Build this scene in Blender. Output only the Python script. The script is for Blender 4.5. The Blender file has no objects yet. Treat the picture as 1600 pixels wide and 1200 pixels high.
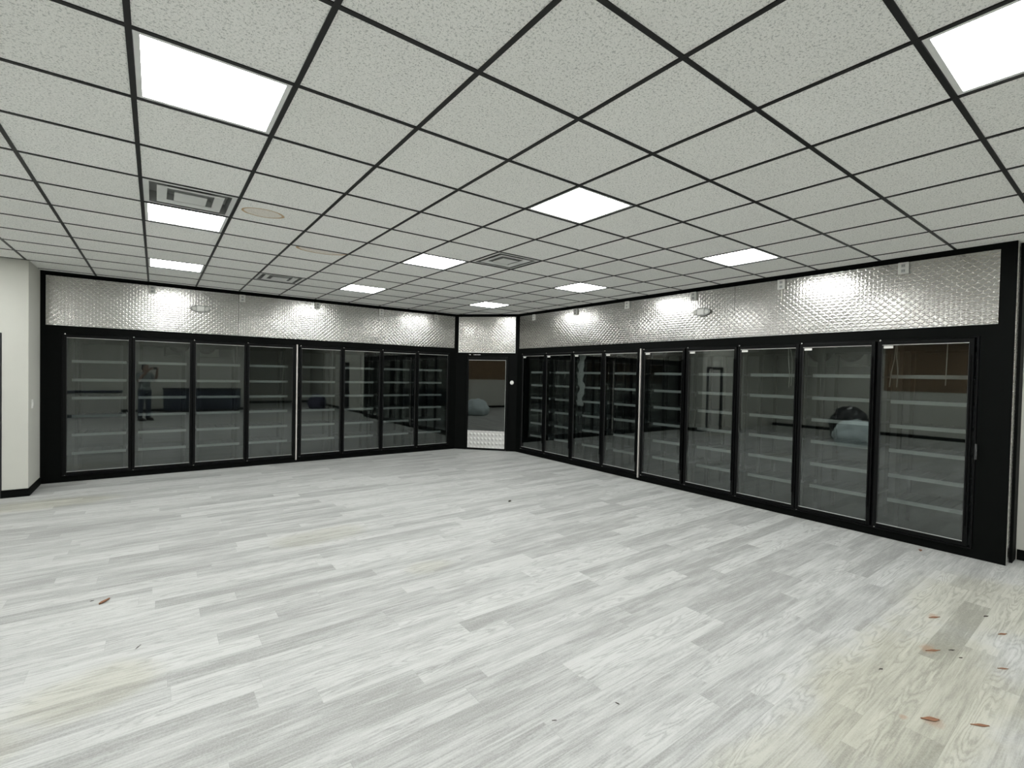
import bpy, bmesh, math, random
from mathutils import Vector, Matrix
random.seed(7)
SC = bpy.context.scene
COL = SC.collection
PI = math.pi

# ------------------------------------------------------------------ camera
F_PX = 746.886
cam_d = bpy.data.cameras.new('camera')
cam_d.sensor_width = 36.0
cam_d.lens = 36.0 * F_PX / 1600.0
cam_d.clip_start = 0.01
cam_d.clip_end = 100
cam = bpy.data.objects.new('camera', cam_d)
COL.objects.link(cam)
yaw, pitch, roll = math.radians(-36.733), math.radians(-1.062), math.radians(1.188)
cy, sy, cp, sp = math.cos(yaw), math.sin(yaw), math.cos(pitch), math.sin(pitch)
fw = Vector((-sy * cp, cy * cp, sp))
r0 = Vector((cy, sy, 0))
u0 = r0.cross(fw)
rr = math.cos(roll) * r0 + math.sin(roll) * u0
uu = math.cos(roll) * u0 - math.sin(roll) * r0
EYE = Vector((0, 0, 1.665))
cam.matrix_world = Matrix(((rr.x, uu.x, -fw.x, EYE.x), (rr.y, uu.y, -fw.y, EYE.y), (rr.z, uu.z, -fw.z, EYE.z), (0, 0, 0, 1)))
SC.camera = cam

# ------------------------------------------------------------------ world, exposure
w = bpy.data.worlds.new('world'); SC.world = w; w.use_nodes = True
w.node_tree.nodes['Background'].inputs[0].default_value = (0.02, 0.02, 0.02, 1)
w.node_tree.nodes['Background'].inputs[1].default_value = 1.0
vs = SC.view_settings
vs.view_transform = 'Standard'; vs.look = 'None'; vs.gamma = 1.0; vs.use_curve_mapping = False
vs.exposure = 0.0
LAMP = 31.5                      # radiance of the ceiling light diffusers
try:
    SC.cycles.max_bounces = 12; SC.cycles.diffuse_bounces = 9; SC.cycles.glossy_bounces = 6
    SC.cycles.transparent_max_bounces = 24; SC.cycles.sample_clamp_indirect = 6.0
    SC.cycles.use_denoising = True
except Exception:
    pass

# ------------------------------------------------------------------ sizes of the place (metres, camera above the origin)
ZC = 2.985                       # underside of the ceiling tees
XR, YL = 6.296, 9.277            # faces of the right and the left cooler front
CA, CB = Vector((5.36, 9.277)), Vector((6.296, 8.26))   # corners of the diagonal front
ROT_D = math.atan2(CB.y - CA.y, CB.x - CA.x)
LEN_D = (CB - CA).length
GX, GY, TILE = 0.517, 1.193, 0.6096
X_SIDE, Y_BACK, Y_FAR, X_WHITE, X_JOG = -6.0, -4.1, -8.4, 6.63, 3.1

# ------------------------------------------------------------------ node helpers
class NT:
    def __init__(s, name):
        s.m = bpy.data.materials.new(name); s.m.use_nodes = True
        s.t = s.m.node_tree; s.t.nodes.clear()
        s.out = s.t.nodes.new('ShaderNodeOutputMaterial')
    def n(s, typ, **kw):
        x = s.t.nodes.new('ShaderNode' + typ)
        for k, v in kw.items(): setattr(x, k, v)
        return x
    def link(s, a, b): s.t.links.new(a, b)
    def put(s, sock, v):
        if hasattr(v, 'node'): s.link(v, sock)
        elif isinstance(v, (tuple, list)) and len(v) == 3 and sock.type == 'RGBA': sock.default_value = (*v, 1)
        else: sock.default_value = v
    def math(s, op, a, b=0.0, c=None, clamp=False):
        x = s.n('Math', operation=op, use_clamp=clamp)
        s.put(x.inputs[0], a); s.put(x.inputs[1], b)
        if c is not None: s.put(x.inputs[2], c)
        return x.outputs[0]
    def step(s, v, lo, hi, a=0.0, b=1.0):
        x = s.n('MapRange', interpolation_type='SMOOTHSTEP')
        s.put(x.inputs[0], v); s.put(x.inputs[1], lo); s.put(x.inputs[2], hi); s.put(x.inputs[3], a); s.put(x.inputs[4], b)
        return x.outputs[0]
    def obj(s):
        c = s.n('TexCoord'); q = s.n('SeparateXYZ'); s.link(c.outputs['Object'], q.inputs[0])
        return c.outputs['Object'], q.outputs[0], q.outputs[1], q.outputs[2]
    def vec(s, x, y=0.0, z=0.0):
        q = s.n('CombineXYZ'); s.put(q.inputs[0], x); s.put(q.inputs[1], y); s.put(q.inputs[2], z)
        return q.outputs[0]
    def noise(s, v, scale=5.0, detail=2.0, rough=0.5, dist=0.0):
        x = s.n('TexNoise'); s.link(v, x.inputs['Vector'])
        x.inputs['Scale'].default_value = scale; x.inputs['Detail'].default_value = detail
        x.inputs['Roughness'].default_value = rough; x.inputs['Distortion'].default_value = dist
        return x.outputs[0]
    def rand(s, v):
        x = s.n('TexWhiteNoise', noise_dimensions='3D'); s.link(v, x.inputs['Vector'])
        return x.outputs['Value'], x.outputs['Color']
    def mix(s, f, a, b, mode='MIX'):
        x = s.n('Mix', data_type='RGBA', blend_type=mode)
        s.put(x.inputs[0], f); s.put(x.inputs[6], a); s.put(x.inputs[7], b)
        return x.outputs[2]
    def bump(s, h, strength=0.3, dist=0.01):
        x = s.n('Bump'); s.link(h, x.inputs['Height'])
        x.inputs['Strength'].default_value = strength; x.inputs['Distance'].default_value = dist
        return x.outputs[0]
    def bsdf(s, color, rough=0.5, metal=0.0, spec=0.5, normal=None):
        p = s.n('BsdfPrincipled')
        s.put(p.inputs['Base Color'], color); s.put(p.inputs['Roughness'], rough); s.put(p.inputs['Metallic'], metal)
        p.inputs['Specular IOR Level'].default_value = spec
        if normal is not None: s.link(normal, p.inputs['Normal'])
        s.link(p.outputs[0], s.out.inputs[0])
        return p

def plain(name, color, rough=0.5, metal=0.0, spec=0.5, var=0.06, scale=12.0, bump=0.0, bscale=60.0):
    t = NT(name); o, x, y, z = t.obj()
    f = t.noise(o, scale, 3.0)
    c = t.mix(f, tuple(v * (1 - var) for v in color), tuple(min(1, v * (1 + var)) for v in color))
    nrm = t.bump(t.noise(o, bscale, 3.0), bump, 0.004) if bump else None
    t.bsdf(c, rough, metal, spec, nrm)
    return t.m

M = {}
M['black'] = plain('black_paint', (0.0024, 0.0030, 0.0027), 0.6, spec=0.06, var=0.15, bump=0.05)
M['rail'] = plain('black_anodised_rail', (0.002, 0.0024, 0.0024), 0.40, spec=0.12, var=0.1)
M['tee'] = plain('black_tee', (0.006, 0.0062, 0.006), 0.42, spec=0.3)
M['wall'] = plain('warm_white_wall', (0.53, 0.53, 0.485), 0.8, spec=0.2, var=0.03, scale=3.0, bump=0.12, bscale=220.0)
M['chrome'] = plain('bright_steel', (0.75, 0.75, 0.74), 0.22, 1.0)
M['alu'] = plain('bare_aluminium', (0.66, 0.63, 0.60), 0.4, 0.6)
M['gasket'] = plain('grey_gasket', (0.42, 0.43, 0.42), 0.5)
M['white'] = plain('white_plastic', (0.78, 0.78, 0.75), 0.4)
M['offwhite'] = plain('off_white_plate', (0.66, 0.66, 0.63), 0.45)
M['lightframe'] = plain('light_frame', (0.75, 0.76, 0.74), 0.5)
M['vent'] = plain('white_vent_metal', (0.68, 0.69, 0.67), 0.45)
M['throat'] = plain('shaded_duct_metal', (0.34, 0.35, 0.34), 0.6)  # vent metal darkened: the shade inside the duct is put into its colour
M['dark'] = plain('dark_void', (0.012, 0.012, 0.012), 0.8)
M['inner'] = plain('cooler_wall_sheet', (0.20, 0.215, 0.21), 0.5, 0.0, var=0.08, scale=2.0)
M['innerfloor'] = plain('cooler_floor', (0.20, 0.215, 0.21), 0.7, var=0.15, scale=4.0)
M['post'] = plain('grey_rack_post', (0.07, 0.072, 0.072), 0.5, 0.3)
M['lip'] = plain('white_shelf_lip', (0.78, 0.79, 0.78), 0.3)
M['tray'] = plain('shelf_tray', (0.26, 0.28, 0.28), 0.5, 0.2)
M['evap'] = plain('evaporator_housing', (0.46, 0.47, 0.46), 0.45, 0.2)
M['brownboard'] = plain('brown_board', (0.17, 0.11, 0.06), 0.6, var=0.25, scale=3.0)
M['navy'] = plain('dark_navy_front', (0.012, 0.018, 0.035), 0.5)
M['greenwhite'] = plain('pale_counter', (0.5, 0.5, 0.47), 0.6)
M['bag'] = plain('pale_plastic_bag', (0.62, 0.72, 0.74), 0.35, var=0.15, scale=9.0)
M['blackbag'] = plain('black_plastic_bag', (0.012, 0.012, 0.015), 0.3)
M['purple'] = plain('dark_purple_bag', (0.035, 0.03, 0.07), 0.5)
M['skin'] = plain('skin', (0.26, 0.17, 0.13), 0.55)
M['hair'] = plain('dark_hair', (0.02, 0.016, 0.013), 0.6)
M['shirt'] = plain('grey_shirt', (0.16, 0.18, 0.18), 0.85)
M['jeans'] = plain('navy_trousers', (0.035, 0.045, 0.07), 0.85)
M['shoe'] = plain('dark_shoe', (0.03, 0.028, 0.026), 0.6)
M['phone'] = plain('dark_phone', (0.015, 0.015, 0.017), 0.2)
M['leaf'] = plain('dry_leaf', (0.20, 0.095, 0.05), 0.8, var=0.4, scale=40.0)
M['darkbit'] = plain('dark_scrap', (0.05, 0.04, 0.035), 0.8, var=0.3, scale=60.0)
M['blackdoor'] = plain('black_door', (0.008, 0.007, 0.009), 0.5)
M['wire'] = plain('pale_wire', (0.8, 0.78, 0.72), 0.4)
M['film'] = plain('white_film', (0.9, 0.92, 0.9), 0.25, var=0.1)

def mat_lamp():
    t = NT('light_diffuser'); o, x, y, z = t.obj()
    e = t.n('Emission'); e.inputs[0].default_value = (0.985, 1.0, 0.982, 1); e.inputs[1].default_value = LAMP
    t.link(e.outputs[0], t.out.inputs[0]); return t.m
M['lamp'] = mat_lamp()

def mat_glass(name, tint, base, ior=1.5):
    t = NT(name)
    tr = t.n('BsdfTransparent'); tr.inputs[0].default_value = (*tint, 1)
    gl = t.n('BsdfGlossy'); gl.inputs['Roughness'].default_value = 0.015; gl.inputs[0].default_value = (0.95, 1.0, 0.98, 1)
    fr = t.n('Fresnel'); fr.inputs[0].default_value = ior
    ge = t.n('NewGeometry'); t.link(t.math('ADD', ior, t.math('MULTIPLY', ge.outputs['Backfacing'], 1.0 / ior - ior)), fr.inputs[0])
    f = t.math('ADD', fr.outputs[0], base, clamp=True)
    mx = t.n('MixShader'); t.link(f, mx.inputs[0]); t.link(tr.outputs[0], mx.inputs[1]); t.link(gl.outputs[0], mx.inputs[2])
    t.link(mx.outputs[0], t.out.inputs[0]); return t.m
M['glass'] = mat_glass('cooler_door_glass', (0.61, 0.635, 0.63), 0.05)
M['darkglass'] = mat_glass('tinted_corner_door_glass', (0.30, 0.31, 0.30), 0.05)

def mat_plate():
    t = NT('diamond_plate'); o, x, y, z = t.obj()
    pu, pv = 0.038, 0.034
    a = t.math('DIVIDE', x, pu); b = t.math('DIVIDE', z, pv)
    ia = t.math('FLOOR', a); ib = t.math('FLOOR', b)
    fa = t.math('SUBTRACT', t.math('SUBTRACT', a, ia), 0.5); fb = t.math('SUBTRACT', t.math('SUBTRACT', b, ib), 0.5)
    par = t.math('PINGPONG', t.math('ADD', ia, ib), 1.0)
    sg = t.math('SUBTRACT', t.math('MULTIPLY', par, 2.0), 1.0)
    fb2 = t.math('MULTIPLY', fb, sg)
    s1 = t.math('MULTIPLY', t.math('ADD', fa, fb2), 0.7071)
    t1 = t.math('MULTIPLY', t.math('SUBTRACT', fa, fb2), 0.7071)
    d = t.math('ADD', t.math('POWER', t.math('ABSOLUTE', t.math('DIVIDE', s1, 0.68)), 2.0), t.math('POWER', t.math('ABSOLUTE', t.math('DIVIDE', t1, 0.34)), 2.0))
    h = t.step(d, 0.0, 1.1, 1.0, 0.0)
    wav = t.noise(t.vec(t.math('MULTIPLY', x, 1.3), t.math('MULTIPLY', z, 1.0)), 2.2, 2.0)
    hh = t.math('ADD', t.math('MULTIPLY', h, 0.0011), t.math('MULTIPLY', wav, 0.005))
    bm = t.n('Bump'); t.link(hh, bm.inputs['Height']); bm.inputs['Strength'].default_value = 1.0; bm.inputs['Distance'].default_value = 1.0
    c = t.mix(t.noise(o, 3.0, 3.0), (0.50, 0.495, 0.475), (0.60, 0.595, 0.575))
    t.bsdf(c, 0.19, 1.0, 0.5, bm.outputs[0]); return t.m
M['plate'] = mat_plate()

def mat_kick():
    t = NT('kick_plate_tread'); o, x, y, z = t.obj()
    a = t.math('DIVIDE', x, 0.083); b = t.math('DIVIDE', z, 0.098)
    fa = t.math('SUBTRACT', t.math('FRACT', a), 0.5); fb = t.math('SUBTRACT', t.math('FRACT', b), 0.5)
    d = t.math('ADD', t.math('POWER', t.math('ABSOLUTE', fa), 2.0), t.math('POWER', t.math('ABSOLUTE', fb), 2.0))
    h = t.step(d, 0.0, 0.13, 1.0, 0.0)
    bm = t.n('Bump'); t.link(t.math('MULTIPLY', h, 0.006), bm.inputs['Height']); bm.inputs['Strength'].default_value = 1.0; bm.inputs['Distance'].default_value = 1.0
    t.bsdf((0.72, 0.715, 0.70), 0.42, 0.75, 0.5, bm.outputs[0]); return t.m
M['kick'] = mat_kick()

def mat_tile():
    t = NT('ceiling_tile'); o, x, y, z = t.obj()
    tx = t.math('FLOOR', t.math('DIVIDE', t.math('SUBTRACT', x, GX), TILE)); ty = t.math('FLOOR', t.math('DIVIDE', t.math('SUBTRACT', y, GY), TILE))
    rv, rc = t.rand(t.vec(tx, ty, 3.0))
    base = t.mix(rv, (0.89, 0.89, 0.855), (0.93, 0.93, 0.90))
    f1 = t.step(t.noise(o, 105.0, 2.0, 0.55, 0.6), 0.555, 0.635)
    f2 = t.step(t.noise(o, 230.0, 1.0), 0.58, 0.68)
    fleck = t.math('MAXIMUM', t.math('MULTIPLY', f1, 0.75), t.math('MULTIPLY', f2, 0.5))
    c = t.mix(fleck, base, (0.46, 0.47, 0.45))
    # two brown water rings
    n1 = t.noise(o, 5.0, 3.0)
    def ring(cx, cyy, rx, ry, ang, half=None):
        dx = t.math('SUBTRACT', x, cx); dy = t.math('SUBTRACT', y, cyy)
        ca, sa = math.cos(ang), math.sin(ang)
        p = t.math('DIVIDE', t.math('ADD', t.math('MULTIPLY', dx, ca), t.math('MULTIPLY', dy, sa)), rx)
        q = t.math('DIVIDE', t.math('SUBTRACT', t.math('MULTIPLY', dy, ca), t.math('MULTIPLY', dx, sa)), ry)
        rad = t.math('SQRT', t.math('ADD', t.math('MULTIPLY', p, p), t.math('MULTIPLY', q, q)))
        rad = t.math('ADD', rad, t.math('MULTIPLY', t.math('SUBTRACT', n1, 0.5), 0.35))
        edge = t.math('MULTIPLY', t.step(rad, 0.80, 0.95), t.step(rad, 0.98, 1.04, 1.0, 0.0))
        inner = t.step(rad, 0.85, 1.0, 0.25, 0.0)
        r = t.math('MAXIMUM', edge, inner)
        if half: r = t.math('MULTIPLY', r, t.math('GREATER_THAN', y, half))
        return r
    st = t.math('MAXIMUM', ring(0.725, 4.535, 0.165, 0.115, 0.0), ring(1.455, GY + 7 * TILE, 0.27, 0.20, 0.0, GY + 7 * TILE))
    c = t.mix(st, c, (0.50, 0.35, 0.20))
    t.bsdf(c, 0.9, 0.0, 0.1, t.bump(fleck, 0.15, -0.003)); return t.m
M['tile'] = mat_tile()

def mat_floor():
    t = NT('grey_wood_planks'); o, x, y, z = t.obj()
    PW, PL = 0.1475, 1.22
    yy = t.math('DIVIDE', t.math('SUBTRACT', y, 2.0), PW); row = t.math('FLOOR', yy); fy = t.math('SUBTRACT', yy, row)
    r1, _ = t.rand(t.vec(row, 11.0, 0.0))
    xx = t.math('ADD', t.math('DIVIDE', x, PL), t.math('MULTIPLY', r1, 7.0)); colm = t.math('FLOOR', xx); fx = t.math('SUBTRACT', xx, colm)
    v1, vc = t.rand(t.vec(row, colm, 1.0))
    q = t.n('SeparateColor'); t.link(vc, q.inputs[0]); v2, v3 = q.outputs[0], q.outputs[1]
    ox = t.math('MULTIPLY', v2, 37.0); oz = t.math('MULTIPLY', v3, 19.0)
    gx = t.math('ADD', x, ox)
    fine = t.noise(t.vec(t.math('MULTIPLY', gx, 2.2), t.math('MULTIPLY', y, 42.0), oz), 2.0, 5.0, 0.65)
    mid = t.noise(t.vec(t.math('MULTIPLY', gx, 1.1), t.math('MULTIPLY', y, 8.0), oz), 1.6, 4.0, 0.6)
    spk = t.noise(t.vec(t.math('MULTIPLY', gx, 1.0), y, oz), 120.0, 3.0, 0.7)
    # cathedral figure: nested bands along the plank centre
    jag = t.noise(t.vec(t.math('MULTIPLY', gx, 9.0), t.math('MULTIPLY', y, 60.0), oz), 1.0, 3.0, 0.6)
    wob = t.noise(t.vec(t.math('MULTIPLY', gx, 1.4), t.math('MULTIPLY', y, 11.0), oz), 1.0, 1.0, 0.4)
    cyv = t.math('SUBTRACT', fy, t.math('ADD', 0.3, t.math('MULTIPLY', v3, 0.4)))
    ph = t.math('ADD', t.math('MULTIPLY', wob, 75.0), t.math('MULTIPLY', jag, 8.0))
    bands = t.math('SINE', ph)
    figm = t.math('MULTIPLY', t.step(v2, 0.45, 0.7), t.step(t.math('ABSOLUTE', cyv), 0.15, 0.50, 1.0, 0.0))
    fig_d = t.math('MULTIPLY', t.step(bands, 0.2, 0.95), figm)
    fig_l = t.math('MULTIPLY', t.step(bands, -0.95, -0.6, 1.0, 0.0), figm)
    tone = t.math('ADD', t.math('MULTIPLY', v1, 0.32), t.math('ADD', t.math('MULTIPLY', mid, 0.85), t.math('MULTIPLY', fine, 0.75)))
    f = t.step(tone, 0.66, 1.22)
    c = t.mix(f, (0.235, 0.236, 0.227), (0.45, 0.457, 0.444))
    c = t.mix(t.math('MULTIPLY', fig_d, 0.38), c, (0.18, 0.178, 0.17))
    c = t.mix(t.math('MULTIPLY', fig_l, 0.22), c, (0.52, 0.53, 0.515))
    streak = t.step(t.noise(t.vec(t.math('MULTIPLY', gx, 0.8), t.math('MULTIPLY', y, 24.0), oz), 1.7, 4.0, 0.6), 0.60, 0.72)
    c = t.mix(t.math('MULTIPLY', streak, 0.55), c, (0.20, 0.198, 0.19))
    streak2 = t.step(t.noise(t.vec(t.math('MULTIPLY', gx, 0.7), t.math('MULTIPLY', y, 27.0), t.math('ADD', oz, 5.0)), 1.9, 4.0, 0.6), 0.60, 0.70)
    c = t.mix(t.math('MULTIPLY', streak2, 0.5), c, (0.54, 0.55, 0.535))
    c = t.mix(t.math('MULTIPLY', t.step(spk, 0.35, 0.65), 0.18), c, (0.60, 0.61, 0.59))
    seam = t.math('MAXIMUM', t.math('LESS_THAN', fy, 0.012), t.math('LESS_THAN', fx, 0.0018))
    c = t.mix(t.math('MULTIPLY', seam, 0.35), c, (0.22, 0.22, 0.21))
    # tan dirt patches and rusty smears lying on the planks
    nb = t.noise(o, 1.6, 4.0, 0.6, 0.4)
    def patch(cx, cyy, rx, ry, amt):
        p = t.math('DIVIDE', t.math('SUBTRACT', x, cx), rx); qq = t.math('DIVIDE', t.math('SUBTRACT', y, cyy), ry)
        rad = t.math('ADD', t.math('SQRT', t.math('ADD', t.math('MULTIPLY', p, p), t.math('MULTIPLY', qq, qq))), t.math('MULTIPLY', t.math('SUBTRACT', nb, 0.5), 1.3))
        return t.math('MULTIPLY', t.step(rad, 0.55, 1.1, 1.0, 0.0), amt)
    dirt = None
    for a in [(3.3, 0.72, 1.2, 0.5, 0.75), (5.1, 0.75, 0.9, 0.5, 0.6), (-0.3, 3.2, 0.35, 0.25, 0.5), (1.4, 5.0, 0.5, 0.25, 0.4), (-1.0, 7.9, 0.7, 0.35, 0.6), (1.9, 3.7, 0.25, 0.15, 0.4), (-0.7, 3.0, 0.3, 0.2, 0.4), (2.1, 0.9, 0.5, 0.25, 0.5)]:
        pz = patch(*a); dirt = pz if dirt is None else t.math('MAXIMUM', dirt, pz)
    c = t.mix(dirt, c, t.mix(1.0, c, (0.86, 0.83, 0.69), 'MULTIPLY'))
    nr = t.noise(o, 14.0, 4.0, 0.65)
    rust = None
    for cx, cyy, rx, ry in [(3.09, 0.60, 0.06, 0.05), (3.90, 0.80, 0.10, 0.04), (4.47, 0.90, 0.07, 0.03), (3.0, 0.70, 0.03, 0.02)]:
        p = t.math('DIVIDE', t.math('SUBTRACT', x, cx), rx); qq = t.math('DIVIDE', t.math('SUBTRACT', y, cyy), ry)
        rad = t.math('ADD', t.math('SQRT', t.math('ADD', t.math('MULTIPLY', p, p), t.math('MULTIPLY', qq, qq))), t.math('MULTIPLY', t.math('SUBTRACT', nr, 0.5), 1.8))
        k = t.step(rad, 0.3, 1.05, 0.5, 0.0); rust = k if rust is None else t.math('MAXIMUM', rust, k)
    c = t.mix(rust, c, (0.30, 0.17, 0.10))
    hgt = t.math('SUBTRACT', t.math('MULTIPLY', fine, 0.3), seam)
    t.bsdf(c, t.math('ADD', 0.42, t.math('MULTIPLY', fine, 0.2)), 0.0, 0.35, t.bump(hgt, 0.12, 0.002)); return t.m
M['floor'] = mat_floor()

# ------------------------------------------------------------------ mesh helpers
class MB:
    def __init__(s): s.b = bmesh.new()
    def box(s, x0, x1, y0, y1, z0, z1, bev=0.0):
        if x1 < x0: x0, x1 = x1, x0
        if y1 < y0: y0, y1 = y1, y0
        if z1 < z0: z0, z1 = z1, z0
        r = bmesh.ops.create_cube(s.b, size=1.0)
        for v in r['verts']:
            v.co = Vector(((x0 + x1) / 2 + v.co.x * (x1 - x0), (y0 + y1) / 2 + v.co.y * (y1 - y0), (z0 + z1) / 2 + v.co.z * (z1 - z0)))
        if bev:
            es = list({e for v in r['verts'] for e in v.link_edges})
            bmesh.ops.bevel(s.b, geom=es, offset=bev, segments=2, profile=0.5, affect='EDGES')
        return s
    def quad(s, *p):
        s.b.faces.new([s.b.verts.new(q) for q in p]); return s
    def tube(s, pts, rad, seg=10, cap=True):
        pts = [Vector(p) for p in pts]
        rads = rad if isinstance(rad, (list, tuple)) else [rad] * len(pts)
        rings = []; ref = None
        for i, p in enumerate(pts):
            d = (pts[min(i + 1, len(pts) - 1)] - pts[max(i - 1, 0)]).normalized()
            if ref is None or abs(ref.dot(d)) > 0.99:
                ref = Vector((0, 0, 1)) if abs(d.z) < 0.9 else Vector((1, 0, 0))
            a = (ref - d * ref.dot(d)).normalized(); c = d.cross(a); ref = a
            rings.append([s.b.verts.new(p + (a * math.cos(2 * PI * k / seg) + c * math.sin(2 * PI * k / seg)) * rads[i]) for k in range(seg)])
        for i in range(len(rings) - 1):
            for k in range(seg):
                s.b.faces.new((rings[i][k], rings[i][(k + 1) % seg], rings[i + 1][(k + 1) % seg], rings[i + 1][k]))
        if cap:
            s.b.faces.new(list(reversed(rings[0]))); s.b.faces.new(rings[-1])
        return s
    def ball(s, c, r, seg=16, rings=10):
        rx, ry, rz = r if isinstance(r, (tuple, list)) else (r, r, r)
        q = bmesh.ops.create_uvsphere(s.b, u_segments=seg, v_segments=rings, radius=1.0)
        for v in q['verts']: v.co = Vector((c[0] + v.co.x * rx, c[1] + v.co.y * ry, c[2] + v.co.z * rz))
        return s
    def disc(s, c, r, y0, y1, seg=24):
        """a short cylinder whose axis is local y"""
        return s.tube([(c[0], y0, c[1]), (c[0], y1, c[1])], r, seg)
    def build(s, name, mat, parent=None, smooth=False):
        bmesh.ops.recalc_face_normals(s.b, faces=s.b.faces[:])
        me = bpy.data.meshes.new(name); s.b.to_mesh(me); s.b.free()
        me.materials.append(mat)
        if smooth: me.shade_smooth()
        o = bpy.data.objects.new(name, me); COL.objects.link(o)
        if parent is not None: o.parent = parent
        return o

def tag(o, label=None, cat=None, group=None, kind=None):
    if label: o['label'] = label
    if cat: o['category'] = cat
    if group: o['group'] = group
    if kind: o['kind'] = kind
    return o
def thing(name, loc, rz, label, cat, group=None):
    o = bpy.data.objects.new(name, None); COL.objects.link(o)
    o.empty_display_size = 0.1
    o.location = loc; o.rotation_euler = (0, 0, rz)
    return tag(o, label, cat, group)
def place(o, loc, rz=0.0):
    o.location = loc; o.rotation_euler = (0, 0, rz); return o
def copy_tree(o, parent=None):
    c = o.copy(); COL.objects.link(c)
    if parent is not None: c.parent = parent
    for ch in list(o.children): copy_tree(ch, c)
    return c
def struct(name, mb, mat, label=None, parent=None):
    return tag(mb.build(name, mat, parent), label, None, None, 'structure')

ROT_L, ROT_R = 0.0, -PI / 2
LOC_L, LOC_R, LOC_D = Vector((0, YL, 0)), Vector((XR, 0, 0)), Vector((CA.x, CA.y, 0))
# local frame of a front: x to the right as one faces it, y into the wall, z up.  On the right wall local x = -Y.

# ------------------------------------------------------------------ large structure: floor, ceiling
mb = MB(); mb.box(X_SIDE - 0.1, X_WHITE + 2.5, Y_FAR - 0.1, YL + 2.7, -0.1, 0.0)
struct('floor', mb, M['floor'], 'grey wood-look plank floor with tan dirt patches')

LIGHT_CELLS = [(i, j) for i in (-9, -5, -1, 3, 7) for j in (-6, -2, 2, 6, 10)]
LIGHT_CELLS = [(i, j) for i, j in LIGHT_CELLS if not (i < -2 and j == 10 and i < -5)] + [(7, -10)]
VENT_CELLS = [(-1, 5), (4, 5), (1, 10)]
X1, Y1 = X_WHITE + 0.05, YL + 0.05
ZT = ZC + 0.005
mb = MB()
for i in range(-12, 12):
    for j in range(-17, 15):
        if (i, j) in LIGHT_CELLS or (i, j) in VENT_CELLS: continue
        a0, a1 = max(GX + i * TILE, X_SIDE), min(GX + (i + 1) * TILE, X1)
        b0, b1 = max(GY + j * TILE, Y_FAR), min(GY + (j + 1) * TILE, Y1)
        if a1 - a0 < 0.005 or b1 - b0 < 0.005: continue
        mb.quad((a0, b0, ZT), (a0, b1, ZT), (a1, b1, ZT), (a1, b0, ZT))
ceil = tag(mb.build('ceiling', M['tile']), 'white flecked ceiling tiles in a black grid', None, None, 'structure')
# the plenum slab above the tiles
mb = MB(); mb.box(X_SIDE - 0.1, X_WHITE + 2.5, Y_FAR - 0.1, YL + 2.7, 3.2, 3.3)
struct('ceiling_slab', mb, M['dark'])
mb = MB()
for i in range(-12, 12):
    x = GX + i * TILE
    if X_SIDE < x < X1: mb.box(x - 0.0112, x + 0.0112, Y_FAR, Y1, ZC, ZT + 0.002)
for j in range(-17, 15):
    y = GY + j * TILE
    if Y_FAR < y < Y1: mb.box(X_SIDE, X1, y - 0.0112, y + 0.0112, ZC + 0.0005, ZT + 0.002)
mb.build('tee_grid', M['tee'], ceil)['label'] = 'black metal ceiling grid'

# ------------------------------------------------------------------ cooler fronts (black) and the other walls
TH = 0.09
D0, D1 = 0.085, 2.128            # opening for the door banks
BZ0, BZ1 = 2.237, 2.930          # metal band
def front(name, x0, x1, holes, band, bz0, label, loc, rot):
    m = MB(); z_top = ZC + 0.03
    xs = [x0] + [v for h in holes for v in h[:2]] + [x1]
    m.box(x0, x1, 0, TH, 0, holes[0][2])
    for k in range(0, len(xs), 2): m.box(xs[k], xs[k + 1], 0, TH, holes[0][2], holes[0][3])
    m.box(x0, x1, 0, TH, holes[0][3], bz0)
    m.box(x0, band[0], 0, TH, bz0, z_top); m.box(band[1], x1, 0, TH, bz0, z_top)
    m.box(band[0], band[1], 0, TH, BZ1, z_top)
    m.box(band[0], band[1], 0, TH, bz0, BZ1)
    o = struct(name, m, M['black'], label); return place(o, loc, rot)
L_A = (-1.07, 2.035); L_B = (2.065, 5.20)
R_A = (-8.10, -4.964); R_B = (-4.934, -0.995)
front('wall_left', -1.29, CA.x + 0.04, [(*L_A, D0, D1), (*L_B, D0, D1)], (-1.235, 5.31), BZ0, 'black front of the left cooler', LOC_L, ROT_L)
front('wall_right', -CB.y - 0.04, -0.768, [(*R_A, D0, D1), (*R_B, D0, D1)], (-8.19, -0.876), BZ0, 'black front of the right cooler', LOC_R, ROT_R)
DD0, DD1 = 0.225, 1.205
front('wall_corner', 0.0, LEN_D, [(DD0, DD1, 0.0, 2.09)], (0.052, 1.337), 2.142, 'black diagonal front between the two coolers', LOC_D, ROT_D)

mb = MB(); mb.box(-1.39, -1.29, 8.52, YL + 0.1, 0, ZT + 0.1); struct('wall_return', mb, M['wall'], 'short white wall end beside the left cooler')
mb = MB(); mb.box(-1.525, -1.39, 8.52, 8.62, 0, ZT + 0.1); mb.box(-2.50, -1.525, 8.52, 8.62, 2.06, ZT + 0.1); mb.box(X_SIDE, -2.50, 8.52, 8.62, 0, ZT + 0.1)
struct('wall_front', mb, M['wall'], 'white wall with a black door frame at the left edge')
mb = MB(); mb.box(X_SIDE - 0.1, X_SIDE, Y_FAR, 8.62, 0, ZT + 0.1); struct('wall_side', mb, M['wall'])
mb = MB(); mb.box(X_SIDE, X_JOG, Y_BACK - 0.1, Y_BACK, 0, ZT + 0.1); mb.box(X_JOG - 0.1, X_JOG, Y_FAR, Y_BACK, 0, ZT + 0.1)
mb.box(X_JOG, X_WHITE, Y_FAR - 0.1, Y_FAR, 0, ZT + 0.1); struct('wall_back', mb, M['wall'])
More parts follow.
